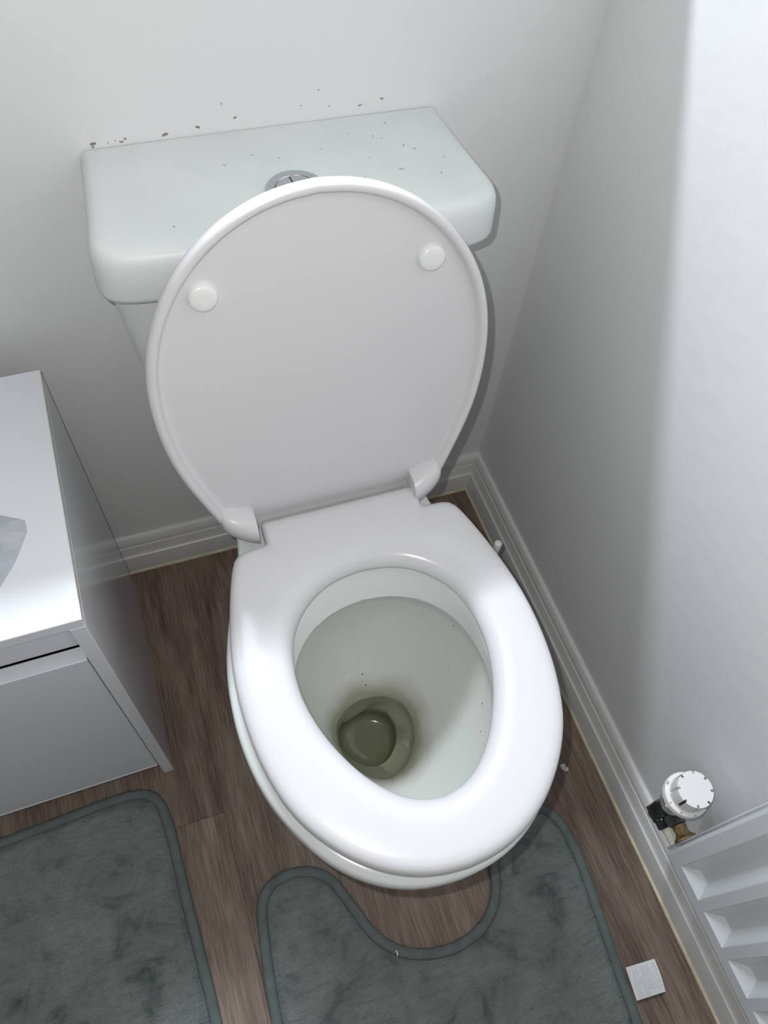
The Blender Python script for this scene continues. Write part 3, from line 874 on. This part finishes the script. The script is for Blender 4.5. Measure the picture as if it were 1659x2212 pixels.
# ------------------------------------------------------------------ radiator on the right wall
RX, RY0, RY1, RZ0, RZ1 = -0.0600, -0.7410, -1.4100, 0.1850, 0.6850
rad = thing('radiator', 'white panel radiator with vertical flutes low on the right wall', 'radiator', (0, -1.07, 0))
def rad_front():
    pitch = .0550; y = RY0; prof = [(RY0 + .0, RX + .0085), (RY0 - .0018, RX + .0025), (RY0 - .0055, RX), (RY0 - .021, RX)]
    rec = []
    k = 0
    while RY0 - .021 - k * pitch - .05 > RY1 + .012:
        s = RY0 - .0225 - k * pitch
        prof += [(s, RX), (s - .0012, RX + .0004), (s - .0120, RX + .0124), (s - .0132, RX + .0128), (s - .0270, RX + .0128), (s - .0282, RX + .0124), (s - .0408, RX + .0004), (s - .0420, RX)]
        k += 1
    nrec = k
    prof += [(RY1 + .0055, RX), (RY1 + .0018, RX + .0025), (RY1, RX + .0085)]
    def flat_y(y):
        k = int((RY0 - .0225 - y) / pitch + 1e-6); s_ = RY0 - .0225 - k * pitch
        if y > RY0 - .0222 or k >= nrec: return y
        return s_ if y > s_ - .021 else s_ - .042
    def lvl(z, f, dx=0.0): return [Vector((RX + (x - RX) * f if (RY1 + .006 < y < RY0 - .006) else x, y if f > 0 else flat_y(y), z)) + Vector((dx, 0, 0)) for y, x in prof]
    loops = [lvl(RZ0, 0, .0075), lvl(RZ0 + .0015, 0, .0020), lvl(RZ0 + .005, 0, 0), lvl(RZ0 + .027, 0), lvl(RZ0 + .047, 1), lvl(RZ1 - .047, 1), lvl(RZ1 - .027, 0), lvl(RZ1 - .005, 0, 0), lvl(RZ1 - .0015, 0, .002), lvl(RZ1, 0, .0075)]
    bk = [[Vector((RX + .0150, p.y, p.z)) for p in (loops[-1])], [Vector((RX + .0150, p.y, p.z)) for p in loops[0]]]
    return loft(loops + bk + [loops[0]], False), loops
(fv, ff), lps = rad_front()
def cap(i):
    b = len(lps[0])
    return tuple(k * b + (0 if i == 0 else b - 1) for k in range(len(lps) + 2))
ff = ff + [cap(0), cap(1)]
obj('front_panel', (fv, ff), 'rad', rad, sharp=14)
obj('weld_seam', bbox(RX + .0035, RX + .0060, RY0 + .0005, RY0 + .0036, RZ0 + .004, RZ1 - .004, .001, 1), 'rad', rad)
obj('top_cover', bbox(RX + .002, -.022, RY1 + .004, RY0 - .004, RZ1 - .004, RZ1 + .006, .002, 2), 'rad', rad)
for k in range(12):
    yy = RY0 - .05 - k * .052
    obj('convector_fin', bbox(RX + .0152, -.024, yy - .018, yy, RZ0 + .02, RZ1 - .02, .001, 1), 'rad', rad)
for yy in (-.90, -1.26):
    obj('wall_bracket', bbox(-.0245, -.0005, yy - .02, yy + .02, RZ0 + .05, RZ1 - .05, .001, 1), 'rad', rad)

# ------------------------------------------------------------------ thermostatic valve
VX, VY = -0.0440, -0.6930
trv = thing('thermostatic_valve', 'white numbered thermostatic valve on tarnished fittings beside the radiator', 'radiator valve', (VX, VY, 0))
AX = Vector((0.0, 0.0, 1.0))
Z0 = .2450
obj('valve_body', join(lathe((VX, VY, .176), (0, 0, 1), [(.004, 0), (.0100, .002), (.0125, .010), (.0125, .030), (.0110, .034), (.0110, .066), (.0125, .068)], 24),
                       lathe((VX, VY, .188), (0, -1, 0), [(.0118, -.010), (.0118, .012)], 20), lathe((VX, VY, .226), (0, -1, 0), [(.0095, 0), (.0095, .016)], 20)), 'vblk', trv)
obj('compression_nut', lathe((VX + .003, VY - .0095, .186), (0, -1, 0), [(.0115, 0), (.0132, .001), (.0132, .012), (.0115, .0135), (.0085, .0135)], 6), 'vblk', trv, sharp=20)
obj('supply_pipe', lathe((VX + .0040, VY - .0225, .184), (0, -1, 0), [(.0085, 0), (.0085, .006), (.0080, .007), (.0080, .024)], 20), 'pipe', trv)
obj('union_nut', lathe((VX, VY - .010, .226), (0, -1, 0), [(.010, 0), (.0135, .001), (.0135, .014), (.0110, .016)], 6), 'vblk', trv, sharp=20)
obj('valve_tail', lathe((VX, VY - .024, .226), (0, -1, 0), [(.0090, 0), (.0092, .006), (.0085, .009), (.0090, .013), (.0115, .016), (.0145, .018), (.0150, .0200)], 24), 'brass', trv)
obj('collar', lathe((VX, VY, Z0 - .006), AX, [(.0150, 0), (.0168, .0015), (.0168, .0035), (.0155, .0045), (.0155, .0060), (.0172, .0070), (.0172, .0095), (.0158, .0105), (.0158, .012), (.0175, .013), (.0175, .016), (.015, .017)], 32), 'ring', trv)
head = obj('valve_head', lathe((VX, VY, Z0 + .010), AX, [(.0165, 0), (.0178, .003), (.0195, .009), (.0225, .017), (.0262, .022), (.0280, .024), (.0280, .0305), (.0272, .0325), (.0225, .0345), (.012, .0345)], 48), 'trv', trv)
gl = []
NG = 8
prof2 = []
for k in range(NG):
    a = 2 * math.pi * k / NG
    w = .075
    prof2 += [(a - math.pi / NG + w + (2 * math.pi / NG - 2 * w) * i / 8, .0226) for i in range(9)]
    prof2 += [(a + math.pi / NG - w, .0190), (a + math.pi / NG + w, .0190)]
def gear(z, f=1.0): return [Vector((VX + r * f * math.cos(a), VY + r * f * math.sin(a), z)) for a, r in prof2]
zt = Z0 + .010 + .0343
grip = obj('grip_cap', loft([gear(zt - .001), gear(zt + .0232), gear(zt + .0250, .975)], True, True, True), 'trv', head, sharp=30)
for k in range(NG):
    if k % 2: continue
    a = 2 * math.pi * k / NG + math.pi / NG
    c = Vector((VX + .0193 * math.cos(a), VY + .0193 * math.sin(a), 0)); t = Vector((-math.sin(a), math.cos(a), 0)); n = Vector((math.cos(a), math.sin(a), 0))
    q = [c - t * .0013, c + t * .0013, c + t * .0013 + n * .0012, c - t * .0013 + n * .0012]
    obj('slot', loft([[p + Vector((0, 0, zt + .003)) for p in q], [p + Vector((0, 0, zt + .0225)) for p in q]], True, True, True), 'trvd', head, smooth=False)
def text_mesh(s, size):
    cu = bpy.data.curves.new('digit', 'FONT'); cu.body = s; cu.size = size; cu.align_x = 'CENTER'; cu.align_y = 'CENTER'; cu.extrude = .00012
    to = bpy.data.objects.new('digit', cu); col.objects.link(to)
    dg = bpy.context.evaluated_depsgraph_get()
    me = bpy.data.meshes.new_from_object(to.evaluated_get(dg))
    bpy.data.objects.remove(to); bpy.data.curves.remove(cu)
    return me
for s, deg in (('1', 338), ('2', 303), ('3', 262), ('4', 222), ('5', 185), ('00', 130)):
    a = math.radians(deg)
    me = text_mesh(s, .0052)
    me.materials.append(M['print'])
    o = bpy.data.objects.new('numeral', me); col.objects.link(o)
    o.parent = head
    o.location = Vector((.0253 * math.cos(a), .0253 * math.sin(a), Z0 + .010 + .0336))
    o.rotation_euler = (math.radians(0), 0, a + math.pi / 2)
